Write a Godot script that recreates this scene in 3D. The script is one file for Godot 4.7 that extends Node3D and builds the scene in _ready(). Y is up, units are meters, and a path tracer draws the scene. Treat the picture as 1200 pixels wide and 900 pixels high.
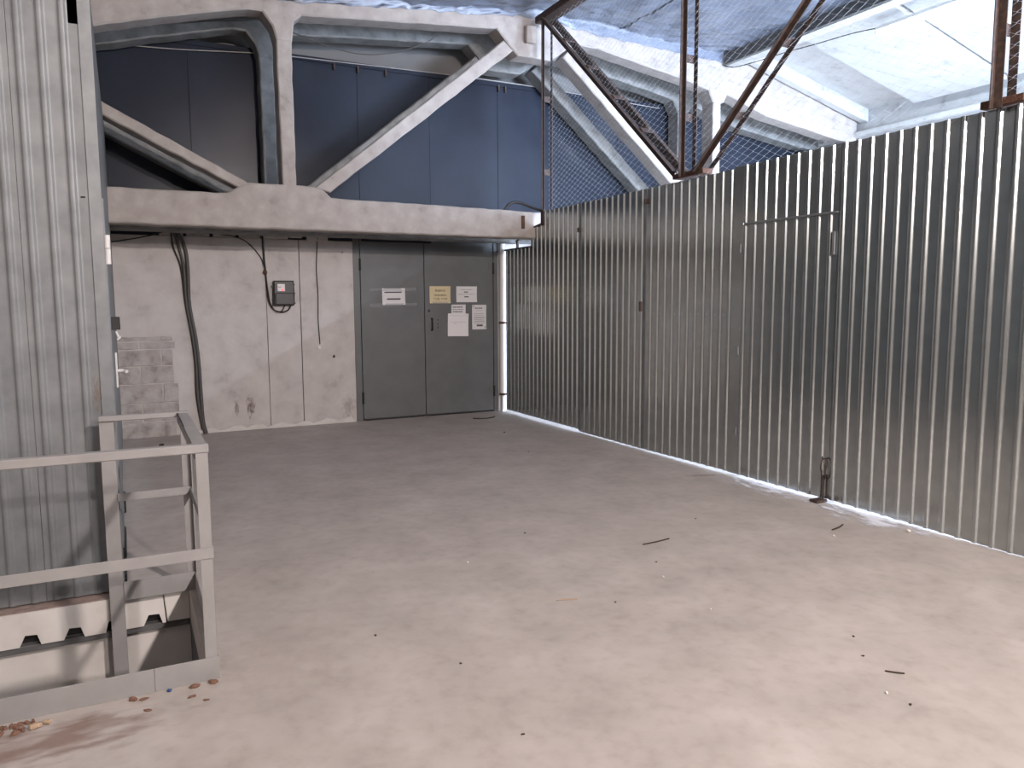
extends Node3D
# Warehouse hall: tin partition on the right, white back wall with a steel door, concrete trusses above.
# World: back wall face is z = 0, partition plane is x = 0, floor is y = 0; the camera looks towards -z.

var rng := RandomNumberGenerator.new()
var M := {}

# ---------------------------------------------------------------- nodes
func tag(o: Node, label: String, category := "", group := "", kind := "") -> Node:
	if label: o.set_meta("label", label)
	if category: o.set_meta("category", category)
	if group: o.set_meta("group", group)
	if kind: o.set_meta("kind", kind)
	return o

var used := {}
func numbered(n: String) -> String:
	if not used.has(n):
		used[n] = 0
		return n
	used[n] += 1
	return "%s_%03d" % [n, used[n]]

func thing(called: String, label: String, category: String, at := Vector3.ZERO, group := "", kind := "") -> Node3D:
	var o := Node3D.new()
	o.name = numbered(called)
	o.position = at
	add_child(o, true)
	tag(o, label, category, group, kind)
	return o

func part(called: String, st: SurfaceTool, m: Material, parent: Node = null) -> MeshInstance3D:
	var o := MeshInstance3D.new()
	o.name = numbered(called) if parent == null else called
	st.generate_normals()
	st.set_material(m)
	o.mesh = st.commit()
	if parent == null: add_child(o, true)
	else: parent.add_child(o, true)
	return o

func struct(called: String, st: SurfaceTool, m: Material, label: String, category: String) -> MeshInstance3D:
	var o := part(called, st, m)
	tag(o, label, category, "", "structure")
	return o

# ---------------------------------------------------------------- shapes
func mb() -> SurfaceTool:
	var st := SurfaceTool.new()
	st.begin(Mesh.PRIMITIVE_TRIANGLES)
	st.set_smooth_group(-1)
	return st

func tri(st: SurfaceTool, a: Vector3, b: Vector3, c: Vector3, n: Vector3) -> void:
	if (a - c).cross(a - b).dot(n) < 0.0:
		var t := b
		b = c
		c = t
	st.add_vertex(a); st.add_vertex(b); st.add_vertex(c)

func quad(st: SurfaceTool, a: Vector3, b: Vector3, c: Vector3, d: Vector3, n: Vector3) -> void:
	tri(st, a, b, c, n)
	tri(st, a, c, d, n)

# box from corner lo to corner hi, with chamfered edges (44 triangles) when ch > 0
func box(st: SurfaceTool, lo: Vector3, hi: Vector3, ch := 0.0, xf := Transform3D()) -> void:
	var c := (lo + hi) / 2.0
	var h := ((hi - lo) / 2.0).abs()
	var k := minf(ch, minf(h.x, minf(h.y, h.z)) * 0.9)
	for ax in 3:
		var u := (ax + 1) % 3
		var v := (ax + 2) % 3
		for s in [-1.0, 1.0]:
			var q := []
			for w in [[-1, -1], [1, -1], [1, 1], [-1, 1]]:
				var p := Vector3.ZERO
				p[ax] = s * h[ax]
				p[u] = w[0] * (h[u] - k)
				p[v] = w[1] * (h[v] - k)
				q.append(xf * (c + p))
			var n := Vector3.ZERO
			n[ax] = s
			quad(st, q[0], q[1], q[2], q[3], xf.basis * n)
	if k <= 0.0: return
	for ax in 3:
		var u := (ax + 1) % 3
		var v := (ax + 2) % 3
		for su in [-1.0, 1.0]:
			for sv in [-1.0, 1.0]:
				var q := []
				for e in [[-1, 0], [1, 0], [1, 1], [-1, 1]]:
					var p := Vector3.ZERO
					p[ax] = e[0] * (h[ax] - k)
					p[u] = su * (h[u] - (k if e[1] == 0 else 0.0))
					p[v] = sv * (h[v] - (0.0 if e[1] == 0 else k))
					q.append(xf * (c + p))
				var n := Vector3.ZERO
				n[u] = su
				n[v] = sv
				quad(st, q[0], q[1], q[2], q[3], xf.basis * n)
	for sx in [-1.0, 1.0]:
		for sy in [-1.0, 1.0]:
			for sz in [-1.0, 1.0]:
				var a := c + Vector3(sx * h.x, sy * (h.y - k), sz * (h.z - k))
				var b := c + Vector3(sx * (h.x - k), sy * h.y, sz * (h.z - k))
				var d := c + Vector3(sx * (h.x - k), sy * (h.y - k), sz * h.z)
				tri(st, xf * a, xf * b, xf * d, xf.basis * Vector3(sx, sy, sz))

# a polygon in the local xy plane, extruded from z0 to z1, edges at both ends chamfered by ch
func prism(st: SurfaceTool, poly_in: PackedVector2Array, z0: float, z1: float, xf := Transform3D(), ch := 0.0) -> void:
	var poly := poly_in.duplicate()
	if Geometry2D.is_polygon_clockwise(poly): poly.reverse()
	var area := 0.0
	for i in poly.size():
		area += poly[i].cross(poly[(i + 1) % poly.size()])
	if area < 0.0: poly.reverse()
	var n := poly.size()
	var ins := PackedVector2Array()
	for i in n:
		var a := (poly[i] - poly[(i + n - 1) % n]).normalized()
		var b := (poly[(i + 1) % n] - poly[i]).normalized()
		var na := Vector2(-a.y, a.x)
		var nb := Vector2(-b.y, b.x)
		var m := (na + nb).normalized()
		ins.append(poly[i] + m * ch / maxf(0.5, m.dot(na)))
	var t := Geometry2D.triangulate_polygon(poly)
	for k in range(0, t.size(), 3):
		var p := [ins[t[k]], ins[t[k + 1]], ins[t[k + 2]]]
		tri(st, xf * Vector3(p[0].x, p[0].y, z1), xf * Vector3(p[1].x, p[1].y, z1), xf * Vector3(p[2].x, p[2].y, z1), xf.basis.z)
		tri(st, xf * Vector3(p[0].x, p[0].y, z0), xf * Vector3(p[1].x, p[1].y, z0), xf * Vector3(p[2].x, p[2].y, z0), -xf.basis.z)
	for i in n:
		var j := (i + 1) % n
		var e := poly[j] - poly[i]
		var out := xf.basis * Vector3(e.y, -e.x, 0.0)
		var za := z0 + ch
		var zb := z1 - ch
		quad(st, xf * Vector3(poly[i].x, poly[i].y, za), xf * Vector3(poly[j].x, poly[j].y, za), xf * Vector3(poly[j].x, poly[j].y, zb), xf * Vector3(poly[i].x, poly[i].y, zb), out)
		if ch > 0.0:
			quad(st, xf * Vector3(poly[i].x, poly[i].y, zb), xf * Vector3(poly[j].x, poly[j].y, zb), xf * Vector3(ins[j].x, ins[j].y, z1), xf * Vector3(ins[i].x, ins[i].y, z1), out)
			quad(st, xf * Vector3(poly[i].x, poly[i].y, za), xf * Vector3(poly[j].x, poly[j].y, za), xf * Vector3(ins[j].x, ins[j].y, z0), xf * Vector3(ins[i].x, ins[i].y, z0), out)

func pv(a: Array) -> PackedVector2Array:
	var p := PackedVector2Array()
	for i in range(0, a.size(), 2):
		p.append(Vector2(a[i], a[i + 1]))
	return p

# long edges broken up and shaken a little: cast concrete, chipped edges
func rough(p: PackedVector2Array, step: float, amp: float) -> PackedVector2Array:
	var r := PackedVector2Array()
	for i in p.size():
		var a := p[i]
		var b := p[(i + 1) % p.size()]
		var n := maxi(1, int(a.distance_to(b) / step))
		for k in n:
			r.append(a.lerp(b, float(k) / n) + Vector2(rng.randf_range(-amp, amp), rng.randf_range(-amp, amp)))
	return r

# a prism between two points: profile in the plane across the axis; up tells how it is turned
func bar(st: SurfaceTool, a: Vector3, b: Vector3, profile: PackedVector2Array, up := Vector3.UP, ch := 0.0) -> void:
	var z := (b - a).normalized()
	var x := up.cross(z).normalized()
	var y := z.cross(x)
	prism(st, profile, 0.0, a.distance_to(b), Transform3D(Basis(x, y, z), a), ch)

func angle_iron(w: float, h: float, t: float) -> PackedVector2Array:
	return pv([0, 0, w, 0, w, t, t, t, t, h, 0, h])

func rect(w: float, h: float) -> PackedVector2Array:
	return pv([-w / 2, -h / 2, w / 2, -h / 2, w / 2, h / 2, -w / 2, h / 2])

func tube(st: SurfaceTool, pts: Array, r: float, sides := 8, smooth := true) -> void:
	st.set_smooth_group(0 if smooth else -1)
	var rings := []
	var prev := Vector3.ZERO
	for i in pts.size():
		var t: Vector3 = (pts[mini(i + 1, pts.size() - 1)] - pts[maxi(i - 1, 0)]).normalized()
		var s := prev - t * prev.dot(t)
		if s.length() < 0.01:
			s = t.cross(Vector3.UP if absf(t.y) < 0.9 else Vector3.RIGHT)
		s = s.normalized()
		prev = s
		var u := t.cross(s)
		var ring := []
		for k in sides:
			var an := TAU * k / sides
			ring.append(pts[i] + (s * cos(an) + u * sin(an)) * r)
		rings.append(ring)
	for i in pts.size() - 1:
		var mid: Vector3 = (pts[i] + pts[i + 1]) / 2.0
		for k in sides:
			var j := (k + 1) % sides
			quad(st, rings[i][k], rings[i][j], rings[i + 1][j], rings[i + 1][k], (rings[i][k] + rings[i + 1][j]) / 2.0 - mid)
	st.set_smooth_group(-1)
	for e in [0, pts.size() - 1]:
		var n: Vector3 = (pts[0] - pts[1]) if e == 0 else (pts[e] - pts[e - 1])
		for k in range(1, sides - 1):
			tri(st, rings[e][0], rings[e][k], rings[e][k + 1], n)

func curve(pts: Array, per := 6) -> Array:
	var r := []
	for i in pts.size() - 1:
		var p0: Vector3 = pts[maxi(i - 1, 0)]
		var p3: Vector3 = pts[mini(i + 2, pts.size() - 1)]
		for k in per:
			r.append(pts[i].cubic_interpolate(pts[i + 1], p0, p3, float(k) / per))
	r.append(pts[-1])
	return r

# profiled tin: ribs at the given places u along the sheet, standing v out of it; returns points (u, v)
func rib_profile(u0: float, u1: float, ribs: Array, h: float, flank: float, crest: float) -> PackedVector2Array:
	var p := PackedVector2Array([Vector2(u0, 0)])
	for r in ribs:
		var a: float = r - crest / 2 - flank
		var b: float = r - crest / 2
		var c: float = r + crest / 2
		var d: float = r + crest / 2 + flank
		var e := flank * 0.45
		p.append_array([Vector2(a - e, 0), Vector2(a + e * 0.25, h * 0.1), Vector2(b - e * 0.25, h * 0.9), Vector2(b + e, h)])
		p.append_array([Vector2(c - e, h), Vector2(c + e * 0.25, h * 0.9), Vector2(d - e * 0.25, h * 0.1), Vector2(d + e, 0)])
	p.append(Vector2(u1, 0))
	return p

# the profile stood upright; place(u, y, v) gives the point; bottom and top may vary along the sheet
func tin(st: SurfaceTool, prof: PackedVector2Array, y0: float, top: Callable, place: Callable, out: Vector3, thick := 0.0012, drop := 0.0) -> void:
	var u0 := prof[0].x
	var ul := prof[-1].x - u0
	var bot := func(u: float) -> float: return y0 - drop * (u - u0) / ul   # the lower edge may run out of level by drop
	for side in 2:
		var off := 0.0 if side == 0 else -thick
		for i in prof.size() - 1:
			var a := prof[i]
			var b := prof[i + 1]
			var p0: Vector3 = place.call(a.x, bot.call(a.x), a.y + off)
			var p1: Vector3 = place.call(b.x, bot.call(b.x), b.y + off)
			var p2: Vector3 = place.call(b.x, top.call(b.x), b.y + off)
			var p3: Vector3 = place.call(a.x, top.call(a.x), a.y + off)
			quad(st, p0, p1, p2, p3, out if side == 0 else -out)
	for i in prof.size() - 1:
		var a := prof[i]
		var b := prof[i + 1]
		quad(st, place.call(a.x, top.call(a.x), a.y), place.call(b.x, top.call(b.x), b.y), place.call(b.x, top.call(b.x), b.y - thick), place.call(a.x, top.call(a.x), a.y - thick), Vector3.UP)
		quad(st, place.call(a.x, bot.call(a.x), a.y), place.call(b.x, bot.call(b.x), b.y), place.call(b.x, bot.call(b.x), b.y - thick), place.call(a.x, bot.call(a.x), a.y - thick), Vector3.DOWN)

# a lump: a squashed, shaken ball
func lump(st: SurfaceTool, at: Vector3, size: Vector3, turn := 0.0, amp := 0.2) -> void:
	var bs := Basis(Vector3.UP, turn)
	var rings := []
	for i in 5:
		var ph := PI * i / 4.0
		var ring := []
		for k in 7:
			var an := TAU * k / 7.0
			var s := 1.0 + rng.randf_range(-amp, amp)
			ring.append(at + bs * (Vector3(sin(ph) * cos(an), cos(ph), sin(ph) * sin(an)) * size * 0.5 * s))
		rings.append(ring)
	for i in 4:
		for k in 7:
			var j := (k + 1) % 7
			quad(st, rings[i][k], rings[i][j], rings[i + 1][j], rings[i + 1][k], (rings[i][k] + rings[i + 1][j]) / 2.0 - at)

# ---------------------------------------------------------------- materials
func noise(seed_: int, freq: float, oct := 5, kind := FastNoiseLite.TYPE_SIMPLEX_SMOOTH) -> FastNoiseLite:
	var n := FastNoiseLite.new()
	n.noise_type = kind
	n.seed = seed_
	n.frequency = freq
	n.fractal_octaves = oct
	n.fractal_gain = 0.55
	return n

func ramp(stops: Array) -> Gradient:
	var g := Gradient.new()
	var o := PackedFloat32Array()
	var c := PackedColorArray()
	for s in stops:
		o.append(s[0])
		c.append(s[1])
	g.offsets = o
	g.colors = c
	return g

func ntex(n: FastNoiseLite, g: Gradient = null, size := 512) -> NoiseTexture2D:
	var t := NoiseTexture2D.new()
	t.width = size
	t.height = size
	t.seamless = true
	t.noise = n
	if g: t.color_ramp = g
	return t

func mat(c: Color, rough_ := 0.8, metal := 0.0) -> StandardMaterial3D:
	var m := StandardMaterial3D.new()
	m.albedo_color = c
	m.roughness = rough_
	m.metallic = metal
	return m

func surf(seed_: int, freq: float, stops: Array, rough_: float, scale: float, relief := 0.0, metal := 0.0, size := 512, kind := FastNoiseLite.TYPE_SIMPLEX_SMOOTH) -> StandardMaterial3D:
	var m := mat(Color.WHITE, rough_, metal)
	m.albedo_texture = ntex(noise(seed_, freq, 6, kind), ramp(stops), size)
	m.uv1_triplanar = true
	m.uv1_world_triplanar = true
	m.uv1_scale = Vector3.ONE * scale
	if relief > 0.0:
		m.heightmap_enabled = true
		m.heightmap_scale = relief
		m.heightmap_texture = ntex(noise(seed_ + 50, freq * 2.5, 5), null, size)
	return m

func g(v: float, r := 1.0, gg := 1.0, b := 1.0) -> Color:
	return Color(v * r, v * gg, v * b)

func materials() -> void:
	M.floor = surf(3, 0.006, [[0.0, Color(0.625, 0.597, 0.573)], [0.35, Color(0.668, 0.637, 0.613)], [0.6, Color(0.688, 0.656, 0.633)], [1.0, Color(0.728, 0.697, 0.675)]], 0.6, 0.28, 0.06, 0.0, 1024)
	M.floor.detail_enabled = true
	M.floor.detail_blend_mode = BaseMaterial3D.BLEND_MODE_MUL
	M.floor.detail_albedo = ntex(noise(31, 0.03, 5), ramp([[0.0, Color(0.93, 0.92, 0.91)], [0.3, Color(0.975, 0.97, 0.967)], [0.6, Color(1, 1, 1)], [1.0, Color(1, 1, 1)]]), 1024)
	M.whitewash = surf(7, 0.008, [[0.0, Color(0.64, 0.615, 0.60)], [0.25, Color(0.71, 0.685, 0.67)], [0.5, Color(0.735, 0.71, 0.695)], [1.0, Color(0.77, 0.75, 0.735)]], 0.9, 0.35, 0.15, 0.0, 1024)
	M.pit_white = surf(8, 0.008, [[0.0, Color(0.72, 0.70, 0.68)], [0.4, Color(0.79, 0.77, 0.75)], [1.0, Color(0.83, 0.815, 0.80)]], 0.9, 0.5, 0.1)
	M.block = surf(9, 0.012, [[0.0, Color(0.50, 0.475, 0.455)], [0.35, Color(0.62, 0.59, 0.575)], [0.6, Color(0.66, 0.635, 0.62)], [1.0, Color(0.70, 0.675, 0.66)]], 0.95, 0.8, 0.3)
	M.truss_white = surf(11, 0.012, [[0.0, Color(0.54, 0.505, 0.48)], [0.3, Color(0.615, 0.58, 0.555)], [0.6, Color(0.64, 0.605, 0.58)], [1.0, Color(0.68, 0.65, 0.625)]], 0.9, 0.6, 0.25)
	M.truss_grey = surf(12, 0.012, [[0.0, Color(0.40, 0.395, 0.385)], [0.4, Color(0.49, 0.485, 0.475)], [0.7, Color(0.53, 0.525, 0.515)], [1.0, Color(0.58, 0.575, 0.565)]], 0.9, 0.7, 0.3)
	M.slab = surf(13, 0.012, [[0.0, Color(0.60, 0.585, 0.575)], [0.3, Color(0.72, 0.715, 0.71)], [0.6, Color(0.745, 0.745, 0.74)], [1.0, Color(0.77, 0.77, 0.765)]], 0.9, 0.5, 0.25)
	M.grey_wall = mat(Color(0.45, 0.44, 0.43), 0.9)
	M.shade_grey = surf(14, 0.02, [[0.0, Color(0.30, 0.30, 0.30)], [1.0, Color(0.40, 0.40, 0.40)]], 0.8, 0.6)  # grey with shade put into the colour, for strips and the pit side
	M.clad = surf(15, 0.006, [[0.0, Color(0.155, 0.165, 0.20)], [0.5, Color(0.165, 0.18, 0.215)], [1.0, Color(0.175, 0.19, 0.23)]], 0.27, 0.4)
	M.clad.metallic_specular = 0.2
	M.film = surf(17, 0.01, [[0.0, Color(0.40, 0.42, 0.475)], [0.5, Color(0.44, 0.465, 0.52)], [1.0, Color(0.48, 0.505, 0.56)]], 0.3, 0.5, 0.5)
	M.galv = surf(19, 0.035, [[0.0, Color(0.69, 0.71, 0.705)], [0.5, Color(0.72, 0.74, 0.735)], [1.0, Color(0.75, 0.77, 0.765)]], 0.21, 0.5, 0.0, 0.95, 512, FastNoiseLite.TYPE_CELLULAR)
	M.galv_old = surf(21, 0.012, [[0.0, Color(0.44, 0.452, 0.46)], [0.4, Color(0.485, 0.497, 0.504)], [1.0, Color(0.53, 0.54, 0.546)]], 0.55, 0.8, 0.0, 0.45)
	M.trim_steel = surf(22, 0.012, [[0.0, Color(0.55, 0.54, 0.53)], [1.0, Color(0.61, 0.60, 0.59)]], 0.5, 0.8, 0.0, 0.2)
	M.rail = surf(23, 0.012, [[0.0, Color(0.525, 0.515, 0.51)], [0.5, Color(0.55, 0.54, 0.535)], [1.0, Color(0.575, 0.565, 0.56)]], 0.5, 0.8)
	M.door = surf(25, 0.008, [[0.0, Color(0.345, 0.35, 0.352)], [0.5, Color(0.365, 0.37, 0.372)], [1.0, Color(0.385, 0.39, 0.392)]], 0.48, 0.5)
	M.rust = surf(27, 0.03, [[0.0, Color(0.16, 0.125, 0.11)], [0.5, Color(0.24, 0.185, 0.16)], [0.8, Color(0.30, 0.225, 0.185)], [1.0, Color(0.36, 0.26, 0.20)]], 0.7, 1.2)
	M.rust_red = surf(28, 0.04, [[0.0, Color(0.20, 0.13, 0.10)], [0.5, Color(0.32, 0.21, 0.16)], [1.0, Color(0.45, 0.31, 0.24)]], 0.85, 2.0, 0.2)
	M.wire = mat(Color(0.66, 0.67, 0.68), 0.5, 0.3)
	M.dust_brown = surf(33, 0.03, [[0.0, Color(0.47, 0.40, 0.37)], [1.0, Color(0.60, 0.53, 0.50)]], 0.9, 1.0)
	M.black = mat(Color(0.09, 0.085, 0.085), 0.55)
	M.cable = mat(Color(0.17, 0.16, 0.155), 0.6)
	M.cable_grey = mat(Color(0.29, 0.28, 0.275), 0.65)
	M.cable_pale = mat(Color(0.62, 0.60, 0.58), 0.6)
	M.meter = mat(Color(0.115, 0.112, 0.115), 0.4)
	M.plastic_white = mat(Color(0.82, 0.81, 0.80), 0.4)
	M.tape = mat(Color(0.72, 0.73, 0.74, 0.16), 0.3)
	M.tape.transparency = BaseMaterial3D.TRANSPARENCY_ALPHA
	M.ink = mat(Color(0.16, 0.14, 0.13), 0.8)
	M.wood = surf(29, 0.05, [[0.0, Color(0.55, 0.45, 0.36)], [1.0, Color(0.74, 0.66, 0.56)]], 0.85, 3.0)
	M.twig = mat(Color(0.22, 0.17, 0.13), 0.9)
	M.leaf = surf(30, 0.05, [[0.0, Color(0.36, 0.26, 0.21)], [1.0, Color(0.52, 0.39, 0.32)]], 0.9, 4.0)
	M.pebble_white = mat(Color(0.86, 0.84, 0.81), 0.9)
	M.pebble_dark = mat(Color(0.24, 0.21, 0.19), 0.9)
	M.blue_plastic = mat(Color(0.16, 0.27, 0.48), 0.5)
	M.lamp_shell = mat(Color(0.9, 0.9, 0.9), 0.5)
	M.glow = mat(Color(0.95, 0.97, 1.0), 0.5)
	M.glow.emission_enabled = true
	M.glow.emission = Color(0.90, 0.95, 1.0)
	M.glow.emission_energy_multiplier = 24.0
	M.glow_warm = mat(Color(1, 1, 1), 0.5)
	M.glow_warm.emission_enabled = true
	M.glow_warm.emission = Color(1.0, 0.95, 0.93)
	M.glow_warm.emission_energy_multiplier = 30.0
	M.pane = mat(Color(0.9, 0.93, 0.97), 0.6)
	M.pane.emission_enabled = true
	M.pane.emission = Color(0.80, 0.89, 1.0)
	M.pane.emission_energy_multiplier = 3.0
	M.led = mat(Color(0.9, 0.1, 0.1), 0.4)
	M.led.emission_enabled = true
	M.led.emission = Color(1.0, 0.12, 0.16)
	M.led.emission_energy_multiplier = 4.0

# ---------------------------------------------------------------- scene
func _ready() -> void:
	rng.seed = 20240611
	# camera
	var cam := Camera3D.new()
	cam.name = "camera"
	var fw := Vector3(0.44858949, -0.10662669, -0.88735462)
	var up := Vector3(0.05245301, 0.99428733, -0.09295911)
	var bz := -fw.normalized()
	var bx := up.cross(bz).normalized()
	cam.transform = Transform3D(Basis(bx, bz.cross(bx), bz), Vector3(-4.63298503, 1.5, 9.46032511))
	cam.fov = rad_to_deg(2.0 * atan(450.0 / 895.1))
	cam.near = 0.05
	cam.far = 100.0
	add_child(cam)
	cam.current = true
	# sky and exposure
	var we := WorldEnvironment.new()
	we.name = "environment"
	var env := Environment.new()
	env.background_mode = Environment.BG_COLOR
	env.background_color = Color(0.55, 0.62, 0.72)
	env.tonemap_mode = Environment.TONE_MAPPER_LINEAR
	env.tonemap_exposure = 1.06
	env.sdfgi_enabled = true
	env.ssao_enabled = true
	env.ssil_enabled = true
	we.environment = env
	add_child(we)
	materials()
	lights()
	shell()
	back_wall()
	partition()
	trusses()
	roof_things()
	steel_truss()
	shed()
	railing()
	entrance()
	wall_things()
	debris()

# ---------------------------------------------------------------- lights
func flood(at: Vector3, energy: float, aim: Vector3, label: String) -> void:
	var o := thing("floodlight", label, "lamp", at)
	var z := (at - aim).normalized()
	var x := Vector3.UP.cross(z).normalized()
	o.basis = Basis(x, z.cross(x), z)
	var st := mb()
	box(st, Vector3(-0.14, -0.11, 0.0), Vector3(0.14, 0.11, 0.07), 0.01)
	part("housing", st, M.black, o)
	st = mb()
	box(st, Vector3(-0.11, -0.09, -0.012), Vector3(0.11, 0.09, -0.002), 0.002)
	part("lens", st, M.glow_warm, o)
	st = mb()
	bar(st, Vector3(0, 0.0, 0.07), Vector3(0, 0.0, 0.2), rect(0.04, 0.04))
	part("bracket", st, M.black, o)
	var l := AreaLight3D.new()
	l.name = "floodlight_beam"
	l.area_size = Vector2(0.2, 0.16)
	l.light_energy = energy
	l.light_color = Color(1.0, 0.95, 0.93)
	l.shadow_enabled = true
	l.set("area_range", 60.0)
	l.position = Vector3(0, 0, -0.03)
	o.add_child(l)

func tube_lamp(at: Vector3, length: float, energy: float, label: String, cool := true) -> void:
	var o := thing("tube_lamp", label, "lamp", at)
	var st := mb()
	prism(st, pv([-0.035, 0.05, -0.06, 0.0, 0.06, 0.0, 0.035, 0.05]), 0.0, length, Transform3D(), 0.004)
	part("tray", st, M.lamp_shell, o)
	for s in [-0.03, 0.03]:
		st = mb()
		tube(st, [Vector3(s, -0.025, 0.03), Vector3(s, -0.025, length - 0.03)], 0.013, 10)
		part("tube", st, M.glow if cool else M.glow_warm, o)
		for e in [0.0, length - 0.03]:
			st = mb()
			box(st, Vector3(s - 0.014, -0.042, e), Vector3(s + 0.014, 0.0, e + 0.03), 0.003)
			part("socket", st, M.lamp_shell, o)
	var l := AreaLight3D.new()
	l.name = "tube_light"
	l.area_size = Vector2(0.1, length)
	l.light_energy = energy
	l.light_color = Color(0.86, 0.92, 1.0) if cool else Color(1.0, 0.95, 0.93)
	l.shadow_enabled = true
	l.set("area_range", 60.0)
	l.position = Vector3(0, -0.045, length / 2)
	l.rotation.x = -PI / 2
	o.add_child(l)

func lights() -> void:
	flood(Vector3(-2.1, 4.1, 10.9), 36.0, Vector3(-2.4, 0.8, 4.5), "black floodlight hanging under the roof of the hall, nearest the stair pit")
	flood(Vector3(-1.9, 4.3, 16.2), 36.0, Vector3(-2.2, 1.2, 4.0), "black floodlight added unseen as fill, high on the rear wall of the hall")  # unseen fill lamp, added to keep the far wall bright
	tube_lamp(Vector3(3.5, 4.66, 3.0), 1.25, 24.0, "glowing fluorescent lamp under the white ribbed ceiling behind the wire netting")
	tube_lamp(Vector3(3.5, 4.66, 7.2), 1.25, 24.0, "second fluorescent lamp of the white ceiling, further towards the rear")
	tube_lamp(Vector3(3.5, 4.66, 11.4), 1.25, 24.0, "fluorescent lamp at the rear end of the white ceiling")

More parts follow.
